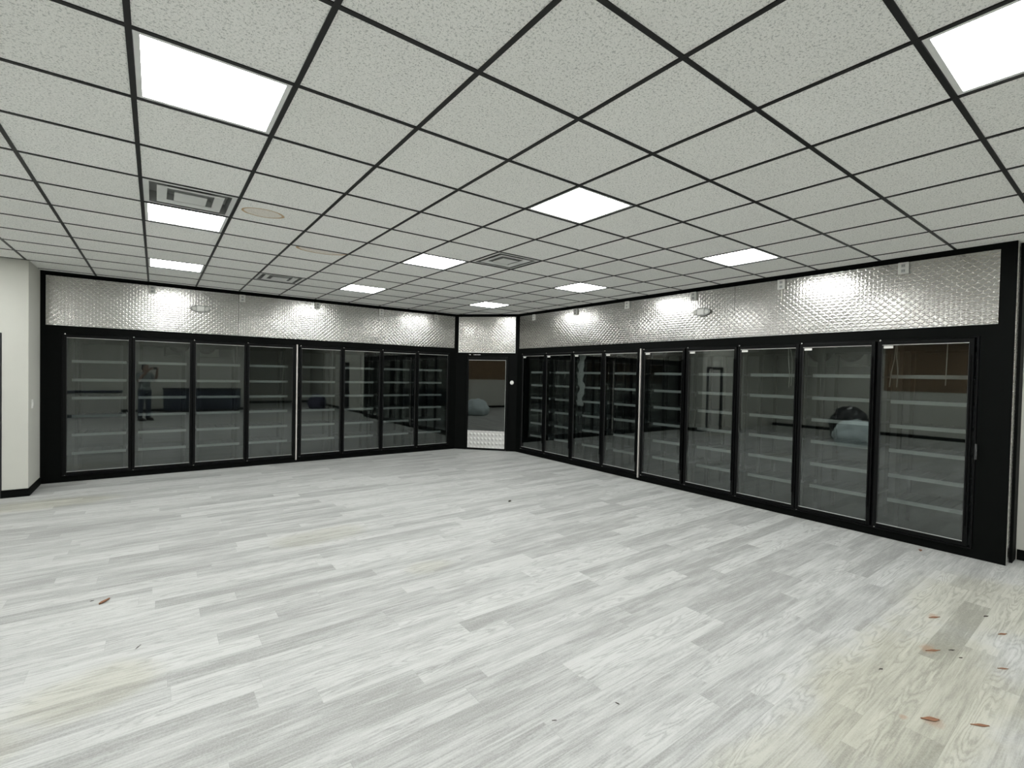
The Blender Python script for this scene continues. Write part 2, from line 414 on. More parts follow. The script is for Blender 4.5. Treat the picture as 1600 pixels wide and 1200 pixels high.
mb = MB(); mb.box(X_WHITE, X_WHITE + 0.1, Y_FAR, -2.95, 0, ZT + 0.1); mb.box(X_WHITE, X_WHITE + 0.1, -1.95, 0.742, 0, ZT + 0.1); mb.box(X_WHITE, X_WHITE + 0.1, -2.95, -1.95, 2.06, ZT + 0.1)
struct('wall_white', mb, M['wall'], 'white wall past the near end of the right cooler')
# black baseboards, corner trim
def baseboard(name, *boxes):
    m = MB()
    for b in boxes: m.box(*b, 0.0, 0.10, 0.003)
    return struct(name, m, M['black'], 'black baseboard')
baseboard('baseboard_left', (-1.53, -1.275, 8.505, 8.52), (-1.29, -1.275, 8.52, YL - 0.002))
baseboard('baseboard_right', (X_WHITE - 0.014, X_WHITE, -1.87, 0.735)); baseboard('baseboard_far', (X_WHITE - 0.014, X_WHITE, Y_FAR + 0.02, -3.03))
baseboard('baseboard_back', (X_SIDE, X_JOG - 0.1, Y_BACK, Y_BACK + 0.014), (X_JOG, X_WHITE - 0.02, Y_FAR, Y_FAR + 0.014))
baseboard('baseboard_side', (X_SIDE, X_SIDE + 0.014, Y_BACK + 0.02, 8.5))
mb = MB(); mb.box(6.44, X_WHITE - 0.004, 0.742, 0.766, 0, ZC + 0.01, 0.003); struct('trim_1', mb, M['black'], 'black corner trim between cooler end and white wall')
# black door at the left edge and a dark doorway in the white wall
def black_door(name, width, label, loc, rot, fw_=0.06, leaf='blackdoor'):
    fr = MB(); fr.box(0, fw_, -0.02, 0.11, 0, 2.06, 0.004); fr.box(width - fw_, width, -0.02, 0.11, 0, 2.06, 0.004); fr.box(fw_, width - fw_, -0.02, 0.11, 2.0, 2.06, 0.004)
    lf = MB(); lf.box(fw_ + 0.003, width - fw_ - 0.003, 0.02, 0.065, 0.01, 1.997, 0.003)
    for z0, z1 in ((0.15, 0.9), (1.05, 1.85)): lf.box(0.18, width - 0.18, 0.012, 0.022, z0, z1, 0.004)
    kb = MB(); kb.ball((width - 0.18, -0.03, 1.0), (0.03, 0.022, 0.03)); kb.tube([(width - 0.18, 0.02, 1.0), (width - 0.18, -0.03, 1.0)], 0.011)
    o = tag(fr.build(name, M['blackdoor']), label, None, None, 'structure'); lf.build('door_leaf', M[leaf], o); kb.build('door_knob', M['chrome'], o)
    return place(o, loc, rot)
black_door('door_2', 0.965, 'black door frame at the left edge of the white wall', (-2.495, 8.53, 0), 0.0, 0.11, 'greenwhite')
black_door('door_3', 0.98, None, (X_WHITE + 0.01, -1.96, 0), ROT_R)

# cooler rooms behind the glass
XB, YB = XR + 2.4, YL + 2.45
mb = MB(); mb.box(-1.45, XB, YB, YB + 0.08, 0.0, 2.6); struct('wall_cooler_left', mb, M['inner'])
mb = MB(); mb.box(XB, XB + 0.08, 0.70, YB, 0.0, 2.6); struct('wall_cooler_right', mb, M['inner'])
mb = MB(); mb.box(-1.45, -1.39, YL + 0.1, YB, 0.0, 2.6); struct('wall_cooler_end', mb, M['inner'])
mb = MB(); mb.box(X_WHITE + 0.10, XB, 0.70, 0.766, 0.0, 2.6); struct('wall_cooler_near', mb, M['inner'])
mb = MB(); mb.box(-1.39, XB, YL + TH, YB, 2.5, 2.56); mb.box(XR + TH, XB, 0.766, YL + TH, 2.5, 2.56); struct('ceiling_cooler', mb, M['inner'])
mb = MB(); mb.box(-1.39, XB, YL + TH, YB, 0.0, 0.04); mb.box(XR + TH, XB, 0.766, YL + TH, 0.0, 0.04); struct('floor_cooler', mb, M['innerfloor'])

# ------------------------------------------------------------------ ceiling lights and vents
names_l = {(-1, 2): 'large bright square ceiling light at the upper left, nearest on that side',
  (-1, 6): 'ceiling light directly beyond the stepped air vent at the left',
  (-1, 10): 'small far ceiling light close to the left metal band, leftmost of the far row',
  (3, 2): 'diamond-shaped bright ceiling light near the middle of the ceiling',
  (3, 6): 'ceiling light just left of the middle stepped air vent',
  (3, 10): 'far ceiling light above the left cooler, second of the far row',
  (7, 10): 'far ceiling light in front of the corner door',
  (7, 6): 'ceiling light right of the middle air vent, towards the right cooler',
  (7, 2): 'ceiling light close to the right metal band, right of the middle',
  (3, -2): 'bright ceiling light cut off by the upper right edge of the photo'}
def ceiling_light():
    root = thing('ceiling_light', (0, 0, 0), 0, 'square ceiling light', 'ceiling light', 'square ceiling lights')
    f = MB(); h = TILE / 2 - 0.013; g = h - 0.022; z0, z1 = 0.004, 0.05
    f.box(-h, -g, -h, h, z0, z1); f.box(g, h, -h, h, z0, z1); f.box(-g, g, -h, -g, z0, z1); f.box(-g, g, g, h, z0, z1)
    f.build('light_frame', M['lightframe'], root)
    d = MB(); d.box(-g, g, -g, g, 0.008, 0.014); d.build('diffuser', M['lamp'], root)
    return root
proto = ceiling_light(); first = True
for (i, j) in LIGHT_CELLS:
    cx, cyy = GX + (i + 0.5) * TILE, GY + (j + 0.5) * TILE
    if cyy > 8.6 and cx < -1.3: continue
    if cyy < Y_BACK and cx < X_JOG: continue
    o = proto if first else copy_tree(proto); first = False
    o.location = (cx, cyy, ZC); o['label'] = names_l.get((i, j), 'square ceiling light behind the camera, seen only reflected')

def vent():
    root = thing('ceiling_vent', (0, 0, 0), 0, 'vent', 'air vent', 'stepped ceiling air vents')
    h = TILE / 2 - 0.013
    def ring(m, o, i, zo, zi):
        for k in range(4):
            c, s_ = [(1, 0), (0, 1), (-1, 0), (0, -1)][k]
            R2 = lambda x, y: (c * x - s_ * y, s_ * x + c * y)
            p = [(-o, -o, zo), (o, -o, zo), (i, -i, zi), (-i, -i, zi)]
            q = [(*R2(a, b), z) for a, b, z in p]
            m.quad(*q)
            m.quad(*[(a, b, z + 0.003) for a, b, z in reversed(q)])
    f = MB(); ring(f, h, 0.258, 0.006, 0.003); f.build('vent_frame', M['vent'], root)
    m = MB(); ring(m, 0.212, 0.204, 0.002, 0.000); ring(m, 0.204, 0.150, 0.000, 0.010); m.build('louver', M['vent'], root)
    c = MB(); c.box(-0.105, 0.105, -0.105, 0.105, 0.000, 0.008, 0.002); c.build('centre_plate', M['vent'], root)
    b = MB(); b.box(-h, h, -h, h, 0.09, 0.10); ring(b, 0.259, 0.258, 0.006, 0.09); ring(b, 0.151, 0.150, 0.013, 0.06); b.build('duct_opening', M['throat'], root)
    return root
vp = vent()
for k, ((i, j), lab) in enumerate(zip(VENT_CELLS, ['stepped square air vent touching a ceiling light at the left',
        'stepped square air vent in the middle of the ceiling', 'small far air vent close to the left metal band'])):
    o = vp if k == 0 else copy_tree(vp)
    o.location = (GX + (i + 0.5) * TILE, GY + (j + 0.5) * TILE, ZC); o['label'] = lab

# ------------------------------------------------------------------ glass door banks
PY0 = -0.028                       # doors stand this far proud of the black front
GZ0, GZ1 = 0.145, 2.073
def make_door(parent, gw, sticker):
    """door leaf centred on local x = 0"""
    h, s_ = gw / 2, 0.036
    d = MB()
    d.box(-h - s_, -h, PY0, 0.012, 0.105, 2.113, 0.004); d.box(h, h + s_, PY0, 0.012, 0.105, 2.113, 0.004)
    d.box(-h, h, PY0, 0.012, 0.105, GZ0, 0.004); d.box(-h, h, PY0, 0.012, GZ1, 2.113, 0.004)
    o = d.build('door', M['rail'], parent)
    g = MB(); g.box(-h, h, -0.010, 0.004, GZ0, GZ1); g.build('glass_pane', M['glass'], o)
    k = MB(); e = 0.006
    k.box(-h, h, -0.021, -0.012, GZ0, GZ0 + e); k.build('gasket', M['gasket'], o)['label'] = 'thin pale glass edging'
    k = MB(); k.box(-h, h, -0.021, -0.012, GZ1 - e, GZ1); k.build('gasket', M['offwhite'], o)['label'] = 'thin pale glass edging'
    for q0 in (-h, h - 0.004):
        k = MB(); k.box(q0, q0 + 0.004, -0.017, -0.012, GZ0 + e, GZ1 - e); k.build('side_edging', M['post'], o)
    hd = MB(); hd.box(h + 0.004, h + 0.018, PY0 - 0.020, PY0, 0.30, 1.95, 0.003); hd.build('handle', M['rail'], o)
    for z in (2.120, 0.098):
        b = MB(); b.tube([(-h - 0.018, -0.016, z - 0.008), (-h - 0.018, -0.016, z + 0.008)], 0.009); b.build('hinge_pin', M['chrome'], o)['label'] = 'bright steel hinge pin'
    if sticker:
        b = MB(); b.box(-h + 0.012, -h + 0.095, -0.0125, -0.0108, GZ1 - 0.038, GZ1 - 0.012); b.build('sticker', M['offwhite'], o)['label'] = 'small pale sticker'
    return o
def bank(span, centres, gw, label, loc, rot, joint=None, sticker=False):
    root = thing('glass_door_bank', loc, rot, label, 'cooler doors', 'glass door banks of the coolers')
    a, b = span
    f = MB()
    f.box(a + 0.003, b - 0.003, -0.012, 0.07, 0.087, 0.100, 0.003); f.box(a + 0.003, b - 0.003, -0.012, 0.07, 2.116, 2.126, 0.003)
    f.box(a + 0.003, a + 0.018, -0.010, 0.07, 0.10, 2.116); f.box(b - 0.018, b - 0.003, -0.010, 0.07, 0.10, 2.116)
    edges = [(centres[k] + centres[k + 1]) / 2 for k in range(len(centres) - 1)]
    for e in edges: f.box(e - 0.030, e + 0.030, 0.016, 0.07, 0.10, 2.116)
    f.build('bank_frame', M['rail'], root)
    s_ = MB(); s_.box(a + 0.01, b - 0.01, -0.034, -0.013, 0.088, 0.096, 0.002); s_.build('sill_rail', M['rail'], root)
    d0 = make_door(root, gw, sticker); d0.location.x = centres[0]
    for c in centres[1:]:
        d = copy_tree(d0, root); d.location.x = c
    if joint is not None:
        j = MB(); j.box(joint - 0.011, joint + 0.011, -0.034, -0.002, 0.05, 2.135, 0.002); j.build('joint_strip', M['alu'], root)['label'] = 'bare aluminium joint strip'
    return root
CL_A = [-0.67, 0.098, 0.866, 1.633]; CL_B = [2.479, 3.252, 4.025, 4.797]
CR_A = [-7.693, -6.921, -6.135, -5.362]; CR_B = [-4.530, -3.740, -2.965, -2.195, -1.410]
bank(L_A, CL_A, 0.69, 'left cooler, the four black-framed glass doors nearer the white wall end', LOC_L, ROT_L)
bank(L_B, CL_B, 0.69, 'left cooler, the four black-framed glass doors nearer the corner door', LOC_L, ROT_L, joint=2.05)
bank(R_A, CR_A, 0.69, 'right cooler, the four dark glass doors nearer the corner door', LOC_R, ROT_R, sticker=True)
bk = bank(R_B, CR_B, 0.69, 'right cooler, the five large glass doors at the near end', LOC_R, ROT_R, joint=-4.949, sticker=True)
b = MB(); b.box(-1.000, -0.985, -0.030, -0.004, 0.95, 1.10, 0.003); b.tube([(-0.992, -0.03, 1.09), (-0.985, -0.045, 1.03), (-0.99, -0.03, 0.97)], 0.006); b.build('latch', M['post'], bk)

# ------------------------------------------------------------------ corner door (diagonal)
fr = MB(); e = 0.012
fr.box(DD0, DD0 + 0.03, -0.012, 0.07, 0, 2.088, 0.003); fr.box(DD1 - 0.03, DD1, -0.012, 0.07, 0, 2.088, 0.003); fr.box(DD0 + 0.03, DD1 - 0.03, -0.012, 0.07, 2.06, 2.088, 0.003)
dr = place(tag(fr.build('door_1', M['black']), 'narrow black-framed glass door with metal kick plate in the corner', 'door', None, 'structure'), LOC_D, ROT_D)
lf = MB(); a, b_ = DD0 + 0.033, DD1 - 0.033; gl0, gl1 = 0.292, 1.132
lf.box(a, gl0, -0.008, 0.045, 0.01, 2.055, 0.004); lf.box(gl1, b_, -0.008, 0.045, 0.01, 2.055, 0.004)
lf.box(gl0, gl1, -0.008, 0.045, 0.01, 0.045); lf.box(gl0, gl1, -0.008, 0.045, 1.985, 2.055); lf.box(gl0, gl1, 0.004, 0.045, 0.415, 0.44)
lf.build('door_leaf', M['rail'], dr)
m = MB(); m.box(gl0, gl1, 0.012, 0.022, 0.44, 1.985); m.build('glass_pane', M['darkglass'], dr)
m = MB(); m.box(gl0, gl1, -0.006, 0.012, 1.977, 1.985); m.box(gl1 - 0.006, gl1, -0.006, 0.012, 0.44, 1.977); m.build('gasket', M['gasket'], dr)
m = MB(); m.box(gl0 + 0.002, gl1 - 0.002, -0.004, 0.003, 0.045, 0.43); m.build('kick_plate', M['kick'], dr)['label'] = 'embossed silver kick plate'
m = MB(); m.box(0.40, 0.56, -0.016, -0.012, 2.092, 2.104, 0.001); m.box(0.30, 0.34, -0.018, -0.012, 2.094, 2.106, 0.001); m.build('hinge', M['chrome'], dr)
dl = thing('wall_dial', LOC_D + Vector((0, 0, 0)), ROT_D, 'round white dial on the black post right of the corner door', 'dial')
m = MB(); m.disc((1.274, 1.50), 0.052, -0.014, -0.001, 28); m.build('dial_rim', M['rail'], dl)
m = MB(); m.ball((1.274, -0.014, 1.50), (0.040, 0.014, 0.046)); m.build('dial_face', M['white'], dl, True)

# ------------------------------------------------------------------ diamond plate band
def plate(x0, x1, z0, z1, label, loc, rot, edge=False):
    m = MB(); m.box(x0 + 0.0015, x1 - 0.0015, -0.0065, -0.0015, z0, z1)
    o = m.build('metal_panel', M['plate'])
    tag(o, label, 'metal panel', 'diamond plate panels above the coolers'); place(o, loc, rot)
    if edge:
        m = MB(); t_ = 0.012
        m.box(x0, x1, -0.011, -0.007, z0, z0 + t_); m.box(x1 - t_, x1, -0.011, -0.007, z0 + t_, z1); m.box(x0, x0 + t_, -0.011, -0.007, z0 + t_, z1)
        m.build('edge_strip', M['offwhite'], o)['label'] = 'pale edge strip'
    return o
plate(-1.235, 1.12, BZ0, BZ1, 'diamond plate panel on the left band, next to the white wall end', LOC_L, ROT_L)
plate(1.12, 3.56, BZ0, BZ1, 'diamond plate panel in the middle of the left band', LOC_L, ROT_L)
plate(3.56, 5.31, BZ0, BZ1, 'diamond plate panel on the left band, next to the corner', LOC_L, ROT_L)
plate(0.052, 1.337, 2.142, BZ1, 'square diamond plate panel above the corner door', LOC_D, ROT_D, True)
plate(-8.19, -5.86, BZ0, BZ1, 'diamond plate panel on the right band, next to the corner', LOC_R, ROT_R)
plate(-5.86, -3.42, BZ0, BZ1, 'diamond plate panel in the middle of the right band', LOC_R, ROT_R)
plate(-3.42, -0.876, BZ0, BZ1, 'diamond plate panel at the near end of the right band', LOC_R, ROT_R)
m = MB(); m.box(0.004, 0.14, 0.002, 0.008, 0.0, ZC); o = m.build('metal_panel', M['plate'])
tag(o, 'tall thin diamond plate strip covering the near end of the right cooler', 'metal panel'); place(o, (XR, 0.758, 0), 0.0)
mb = MB(); mb.box(XR + TH, 6.72, 0.768, 0.80, 0, ZC + 0.02); struct('trim_2', mb, M['black'])

# ------------------------------------------------------------------ outlets, emergency lights, switch, small cord
def outlet():
    root = thing('outlet_box', (0, 0, 0), 0, 'outlet', 'outlet', 'white outlets along the metal bands')
    m = MB(); m.box(-0.040, 0.040, -0.030, -0.007, -0.062, 0.052, 0.003); m.build('box', M['white'], root)
    m = MB(); m.box(-0.044, 0.044, -0.036, -0.0302, -0.066, 0.056, 0.002); m.build('cover_plate', M['offwhite'], root)
    for z in (0.022, -0.032):
        m = MB(); m.box(-0.018, 0.018, -0.0395, -0.0362, z - 0.017, z + 0.017, 0.003)
        sk = m.build('socket', M['gasket'], root)
        m = MB(); m.box(-0.009, -0.006, -0.0405, -0.0397, z - 0.006, z + 0.008); m.box(0.006, 0.009, -0.0405, -0.0397, z - 0.006, z + 0.008); m.build('slots', M['dark'], sk)
    return root
op = outlet(); first = True
labR = ['nearest the near end', 'second from the near end, with a thin cord below', 'third from the near end, above the oval light', 'fourth from the near end', 'second from the corner', 'nearest the corner']
for k in range(6):
    o = op if first else copy_tree(op); first = False
    place(o, (XR, 1.593 + 1.2192 * k, 2.872), ROT_R); o['label'] = 'white outlet on the right band, ' + labR[k]
labL = ['nearest the white wall end', 'just right of the oval light', 'in the middle of the five', 'fourth from the white wall end', 'nearest the corner']
for k in range(5):
    o = copy_tree(op); place(o, (-0.046 + 1.2192 * k, YL, 2.872), ROT_L); o['label'] = 'white outlet on the left band, ' + labL[k]
m = MB(); m.tube([(-2.812, -0.012, 2.808), (-2.808, -0.013, 2.74), (-2.813, -0.012, 2.66)], 0.004); o = m.build('cord', M['wire'])
tag(o, 'short thin pale cord hanging below an outlet on the right band', 'cord'); place(o, LOC_R, ROT_R)
def emergency(x, z, label, loc, rot, face):
    root = thing('emergency_light', loc, rot, label, 'emergency light', 'oval emergency lights')
    m = MB(); m.ball((x, -0.034, z), (0.135, 0.026, 0.058), 28, 14); m.build('housing', M['evap'], root, True)
    m = MB(); m.box(x - 0.05, x + 0.05, -0.068, -0.048, z - 0.042, z + 0.042, 0.008); m.build('centre_block', M[face], root)['label'] = 'white centre'
    for s_ in (-1, 1):
        m = MB(); m.ball((x + s_ * 0.088, -0.054, z), (0.030, 0.014, 0.034)); m.build('lamp_head', M['offwhite'], root, True)
emergency(0.578, 2.632, 'oval grey emergency light with white centre on the left metal band', LOC_L, ROT_L, 'white')
emergency(-3.893, 2.624, 'oval pale emergency light on the right metal band', LOC_R, ROT_R, 'white')
sw = thing('light_switch', (-1.29, 8.742, 1.16), PI / 2, 'white light switch on the short white wall end beside the left cooler', 'light switch')
m = MB(); m.box(-0.036, 0.036, -0.007, 0.0, -0.058, 0.058, 0.002); m.build('cover_plate', M['white'], sw)
m = MB(); m.box(-0.012, 0.012, -0.013, -0.007, -0.028, 0.028, 0.002); m.build('rocker', M['white'], sw)

# ------------------------------------------------------------------ shelf racks inside the coolers
LEV = [0.378, 0.650, 0.925, 1.193, 1.460, 1.735]
def rack():
    root = thing('shelf_rack', (0, 0, 0), 0, 'rack', 'shelf rack', 'shelf racks inside the coolers')
    hw = 0.312; y0, y1 = 0.20, 0.86
    for sx in (-1, 1):
        for y in (0.42, y1):
            p = MB(); p.box(sx * (hw - 0.03) - 0.018, sx * (hw - 0.03) + 0.018, y - 0.018, y + 0.018, 0.042, 2.10); p.build('post', M['post'], root)
    for z in LEV:
        t_ = MB(); t_.box(-hw, hw, y0 + 0.006, y1, z - 0.012, z - 0.004)
        for k in range(7):
            xx = -hw + 0.02 + k * (2 * hw - 0.04) / 6
            t_.box(xx - 0.004, xx + 0.004, y0 + 0.01, y1, z - 0.004, z + 0.012)
        s_ = t_.build('shelf', M['tray'], root)
        q = MB(); q.box(-hw, hw, y0 - 0.006, y0 + 0.006, z - 0.020, z + 0.020, 0.002); q.build('front_lip', M['lip'], s_)['label'] = 'white shelf lip'
    q = MB(); q.box(-hw, hw, y1 - 0.015, y1 + 0.015, 2.02, 2.08); q.box(-hw, hw, 0.405, 0.435, 2.02, 2.08); q.build('top_beam', M['post'], root)
    return root
rp = rack(); first = True
od = ['first', 'second', 'third', 'fourth', 'fifth', 'sixth', 'seventh', 'eighth', 'ninth']
for k, c in enumerate(CL_A + CL_B):
    o = rp if first else copy_tree(rp); first = False
    place(o, (c, YL, 0), ROT_L); o['label'] = 'shelf rack behind the %s left cooler door counted from the white wall end' % od[k]
for k, c in enumerate(CR_A + CR_B):
    o = copy_tree(rp); place(o, (XR, -c, 0), ROT_R); o['label'] = 'shelf rack behind the %s right cooler door counted from the corner' % od[k]

# evaporator units hung at the cooler ceilings
def evaporator(width, nf, label, loc, rot):
    root = thing('evaporator', loc, rot, label, 'evaporator', 'fan units in the coolers')
    m = MB(); m.box(0, width, 0, 0.42, 1.92, 2.40, 0.01); m.box(-0.01, width + 0.01, 0.005, 0.43, 1.90, 1.925, 0.004); m.build('housing', M['evap'], root)
    for s_ in (0.06, width - 0.06):
        q = MB(); q.box(s_ - 0.015, s_ + 0.015, 0.19, 0.22, 2.40, 2.50); q.build('hanger', M['post'], root)
    for k in range(nf):
        x = width * (k + 0.5) / nf
        q = MB(); q.disc((x, 2.13), 0.172, -0.012, -0.001, 28); fo = q.build('fan_opening', M['dark'], root)
        q = MB()
        for rad in (0.06, 0.10, 0.14, 0.178):
            q.tube([(x + rad * math.cos(2 * PI * a / 28), -0.03, 2.13 + rad * math.sin(2 * PI * a / 28)) for a in range(29)], 0.003, 6, False)
        for a in range(4):
            q.tube([(x, -0.03, 2.13), (x + 0.178 * math.cos(a * PI / 2 + 0.4), -0.03, 2.13 + 0.178 * math.sin(a * PI / 2 + 0.4))], 0.003, 6)
        q.build('fan_guard', M['post'], fo)
        q = MB()
        for a in range(4):
            an = a * PI / 2; dx, dz = math.cos(an), math.sin(an)
            q.quad((x + dx * 0.03 - dz * 0.02, -0.014, 2.13 + dz * 0.03 + dx * 0.02), (x + dx * 0.15 - dz * 0.055, -0.014, 2.13 + dz * 0.15 + dx * 0.055),
                   (x + dx * 0.15 + dz * 0.045, -0.026, 2.13 + dz * 0.15 - dx * 0.045), (x + dx * 0.03 + dz * 0.02, -0.026, 2.13 + dz * 0.03 - dx * 0.02))
        q.disc((x, 2.13), 0.03, -0.027, -0.013); q.build('fan_blades', M['post'], fo)
evaporator(0.78, 2, 'two-fan unit seen through the second right cooler door from the near end', (8.02, 3.19, 0), ROT_R)
evaporator(0.86, 2, 'two-fan unit seen through the second and third left cooler doors', (0.145, 11.1, 0), ROT_L)

# thin wires and a film behind the glass
def hang(pts, label):
    m = MB(); m.tube([(x, y, z) for x, y, z in pts], 0.0045, 8); o = m.build('hanging_wire', M['wire']); tag(o, label, 'wire', 'pale wires behind the right cooler doors'); place(o, LOC_R, ROT_R)
hang([(-2.76, 0.10, 2.14), (-2.755, 0.10, 1.95), (-2.735, 0.10, 1.75), (-2.74, 0.10, 1.58)], 'left strand of the pale wires hanging behind the third glass door from the near end')
hang([(-2.75, 0.11, 2.14), (-2.715, 0.11, 1.95), (-2.712, 0.11, 1.80), (-2.72, 0.11, 1.60)], 'right strand of the pale wires hanging behind the third glass door from the near end')
hang([(-1.66, 0.10, 2.14), (-1.675, 0.10, 1.92), (-1.70, 0.10, 1.78), (-1.712, 0.10, 1.62)], 'left strand of the pale wires hanging behind the nearest glass door')
hang([(-1.655, 0.11, 2.14), (-1.66, 0.11, 1.95), (-1.645, 0.11, 1.80), (-1.65, 0.11, 1.62)], 'second strand of the pale wires hanging behind the nearest glass door')
hang([(-1.245, 0.10, 2.14), (-1.248, 0.10, 1.9), (-1.252, 0.10, 1.65)], 'single pale wire hanging behind the right side of the nearest glass door')
m = MB(); nx, nz = 6, 26; vv = []  # crumpled white strip for the pale streak in the third door
for a in range(nz + 1):
    z = 2.13 - 1.02 * a / nz; wd = 0.055 + 0.035 * math.sin(a * 0.7) ** 2; row = []
    for b in range(nx + 1):
        u = b / nx - 0.5
        row.append(m.b.verts.new((-6.44 + u * 2 * wd + 0.02 * math.sin(a * 0.45), 0.13 + 0.018 * math.sin(b * 2.1 + a * 0.8), z)))
    vv.append(row)
for a in range(nz):
    for b in range(nx): m.b.faces.new((vv[a][b], vv[a][b + 1], vv[a + 1][b + 1], vv[a + 1][b]))
o = m.build('white_strip', M['film'], None, True); so = o.modifiers.new('thick', 'SOLIDIFY'); so.thickness = 0.003
tag(o, 'crumpled white strip hanging behind the third right cooler door from the corner', 'plastic sheet'); place(o, LOC_R, ROT_R)

# ------------------------------------------------------------------ scraps on the floor
def scrap(name, x, y, L, W, ang, mat, label, curl=0.3):
    m = MB(); n = 8; top = []
    for a in range(n + 1):
        s_ = a / n; wd = W * math.sin(PI * min(max(s_, 0.06), 0.94)) * (0.8 + 0.2 * math.sin(7 * s_ + x))
        row = []
        for b in range(5):
            u = b / 4 - 0.5
            row.append(m.b.verts.new(((s_ - 0.5) * L, u * wd, 0.0012 + curl * W * (abs(u) * 1.2) ** 2 + 0.08 * curl * L * (s_ - 0.5) ** 2)))
        top.append(row)
    for a in range(n):
        for b in range(4): m.b.faces.new((top[a][b], top[a][b + 1], top[a + 1][b + 1], top[a + 1][b]))
    o = m.build(name, M[mat], None, True); k = o.modifiers.new('thick', 'SOLIDIFY'); k.thickness = 0.001; k.offset = 1.0
    tag(o, label, 'leaf' if name == 'dead_leaf' else 'scrap', 'leaf bits and scraps on the floor'); place(o, (x, y, 0), ang)
scrap('dead_leaf', -0.28, 4.39, 0.085, 0.030, 0.9, 'leaf', 'curled brown leaf lying alone on the floor at the left', 1.0)
scrap('floor_scrap', -0.352, 4.46, 0.022, 0.014, 0.2, 'darkbit', 'tiny dark speck beside the curled brown leaf at the left')
scrap('floor_scrap', -0.073, 3.57, 0.045, 0.008, 1.0, 'darkbit', 'thin dark sliver on the floor at the left, nearer than the brown leaf')
scrap('dead_leaf', 3.09, 0.615, 0.085, 0.035, -0.75, 'leaf', 'largest rusty-brown leaf bit on the floor at the lower right')
scrap('dead_leaf', 3.24, 0.46, 0.085, 0.022, -0.75, 'leaf', 'narrow brown leaf bit right of the largest rusty one at the lower right')
scrap('dead_leaf', 3.90, 0.775, 0.10, 0.020, -0.55, 'leaf', 'long reddish leaf bit on the tan patch at the right')
scrap('dead_leaf', 4.46, 0.885, 0.09, 0.022, -0.5, 'leaf', 'reddish leaf bit farthest from the camera in the tan patch')
scrap('dead_leaf', 4.55, 0.555, 0.07, 0.022, -0.5, 'leaf', 'brown leaf bit at the right edge of the photo')
scrap('floor_scrap', 4.005, 0.708, 0.04, 0.013, -0.55, 'darkbit', 'small dark bit just right of the long reddish leaf bit')
scrap('floor_scrap', 3.94, 0.654, 0.025, 0.012, -0.5, 'darkbit', 'tiny dark bit second right of the long reddish leaf bit')
scrap('floor_scrap', 4.80, 0.672, 0.045, 0.018, -0.4, 'darkbit', 'small dark brown bit near the right edge in the tan patch')
scrap('dead_leaf', 4.00, 0.481, 0.06, 0.016, -0.7, 'leaf', 'thin brown leaf bit near the right edge, midway down the tan patch')
scrap('floor_scrap', 3.39, 0.90, 0.03, 0.014, -0.4, 'darkbit', 'small greyish bit left on the tan patch at the lower right')
scrap('floor_scrap', 6.12, 1.34, 0.05, 0.035, 0.3, 'leaf', 'small reddish bit at the foot of the right cooler near end', 0.8)
scrap('floor_scrap', 1.555, 1.685, 0.024, 0.007, -0.5, 'darkbit', 'tiny dark sliver on the floor at the bottom middle, left of its pair')
scrap('floor_scrap', 1.90, 1.59, 0.022, 0.010, -1.3, 'darkbit', 'tiny dark sliver on the floor at the bottom middle, right of its pair')
scrap('floor_scrap', 3.75, 5.02, 0.05, 0.04, 0.3, 'darkbit', 'small dark bit on the far floor in front of the corner door', 0.8)

# ------------------------------------------------------------------ behind the camera: seen in the door glass
m = MB(); m.box(X_SIDE + 0.002, X_SIDE + 0.022, 0.4, 5.1, 1.42, 2.84, 0.003); o = m.build('wall_board', M['brownboard']); tag(o, 'large brown board on the upper side wall, reflected in the corner door', 'board')
ct = thing('counter', (0, 0, 0), 0, 'dark navy counter by the back wall, reflected in the left cooler doors', 'counter')
m = MB(); m.box(0.25, 2.75, -4.02, -3.42, 0.10, 0.86, 0.004); m.build('body', M['navy'], ct)
m = MB(); m.box(0.30, 2.70, -3.98, -3.46, 0.0, 0.10); m.build('plinth', M['blackdoor'], ct)
m = MB(); m.box(0.22, 2.78, -4.05, -3.38, 0.86, 0.90, 0.006); m.build('worktop', M['blackdoor'], ct)
ct = thing('service_counter', (0, 0, 0), 0, 'pale low counter with dark top, reflected in the leftmost cooler door', 'counter')
m = MB(); m.box(-3.2, -0.95, -2.85, -2.25, 0.09, 0.80, 0.004); m.build('body', M['greenwhite'], ct)
m = MB(); m.box(-3.2, -0.93, -2.86, -2.235, 0.0, 0.09, 0.003); m.build('plinth', M['navy'], ct)
m = MB(); m.box(-3.24, -0.90, -2.90, -2.20, 0.80, 0.86, 0.006); m.build('worktop', M['navy'], ct)
def heap(name, mat, c, r, label, cat, seed, amp=0.16):
    rnd = random.Random(seed); m = MB()
    q = bmesh.ops.create_icosphere(m.b, subdivisions=4, radius=1.0)
    ph = [(Vector((rnd.uniform(-1, 1), rnd.uniform(-1, 1), rnd.uniform(-1, 1))) * rnd.uniform(2, 6), rnd.uniform(0, 6)) for _ in range(9)]
    for v in q['verts']:
        n = v.co.normalized(); k = 1 + amp * sum(abs(math.sin(n.dot(d) + p)) - 0.6 for d, p in ph) / 2.2
        v.co = Vector((c[0] + n.x * r[0] * k, c[1] + n.y * r[1] * k, max(c[2] + n.z * r[2] * k, 0.002)))
    o = m.build(name, M[mat], None, True); tag(o, label, cat); return o
heap('plastic_bag', 'bag', (-2.32, 4.70, 0.26), (0.56, 0.46, 0.40), 'big pale plastic bag on the floor, reflected in the corner door', 'bag', 3)
heap('rubbish_bag', 'blackbag', (-3.55, 5.25, 0.40), (0.50, 0.46, 0.55), 'black bag behind the pale one, reflected in the right cooler doors', 'bag', 5)
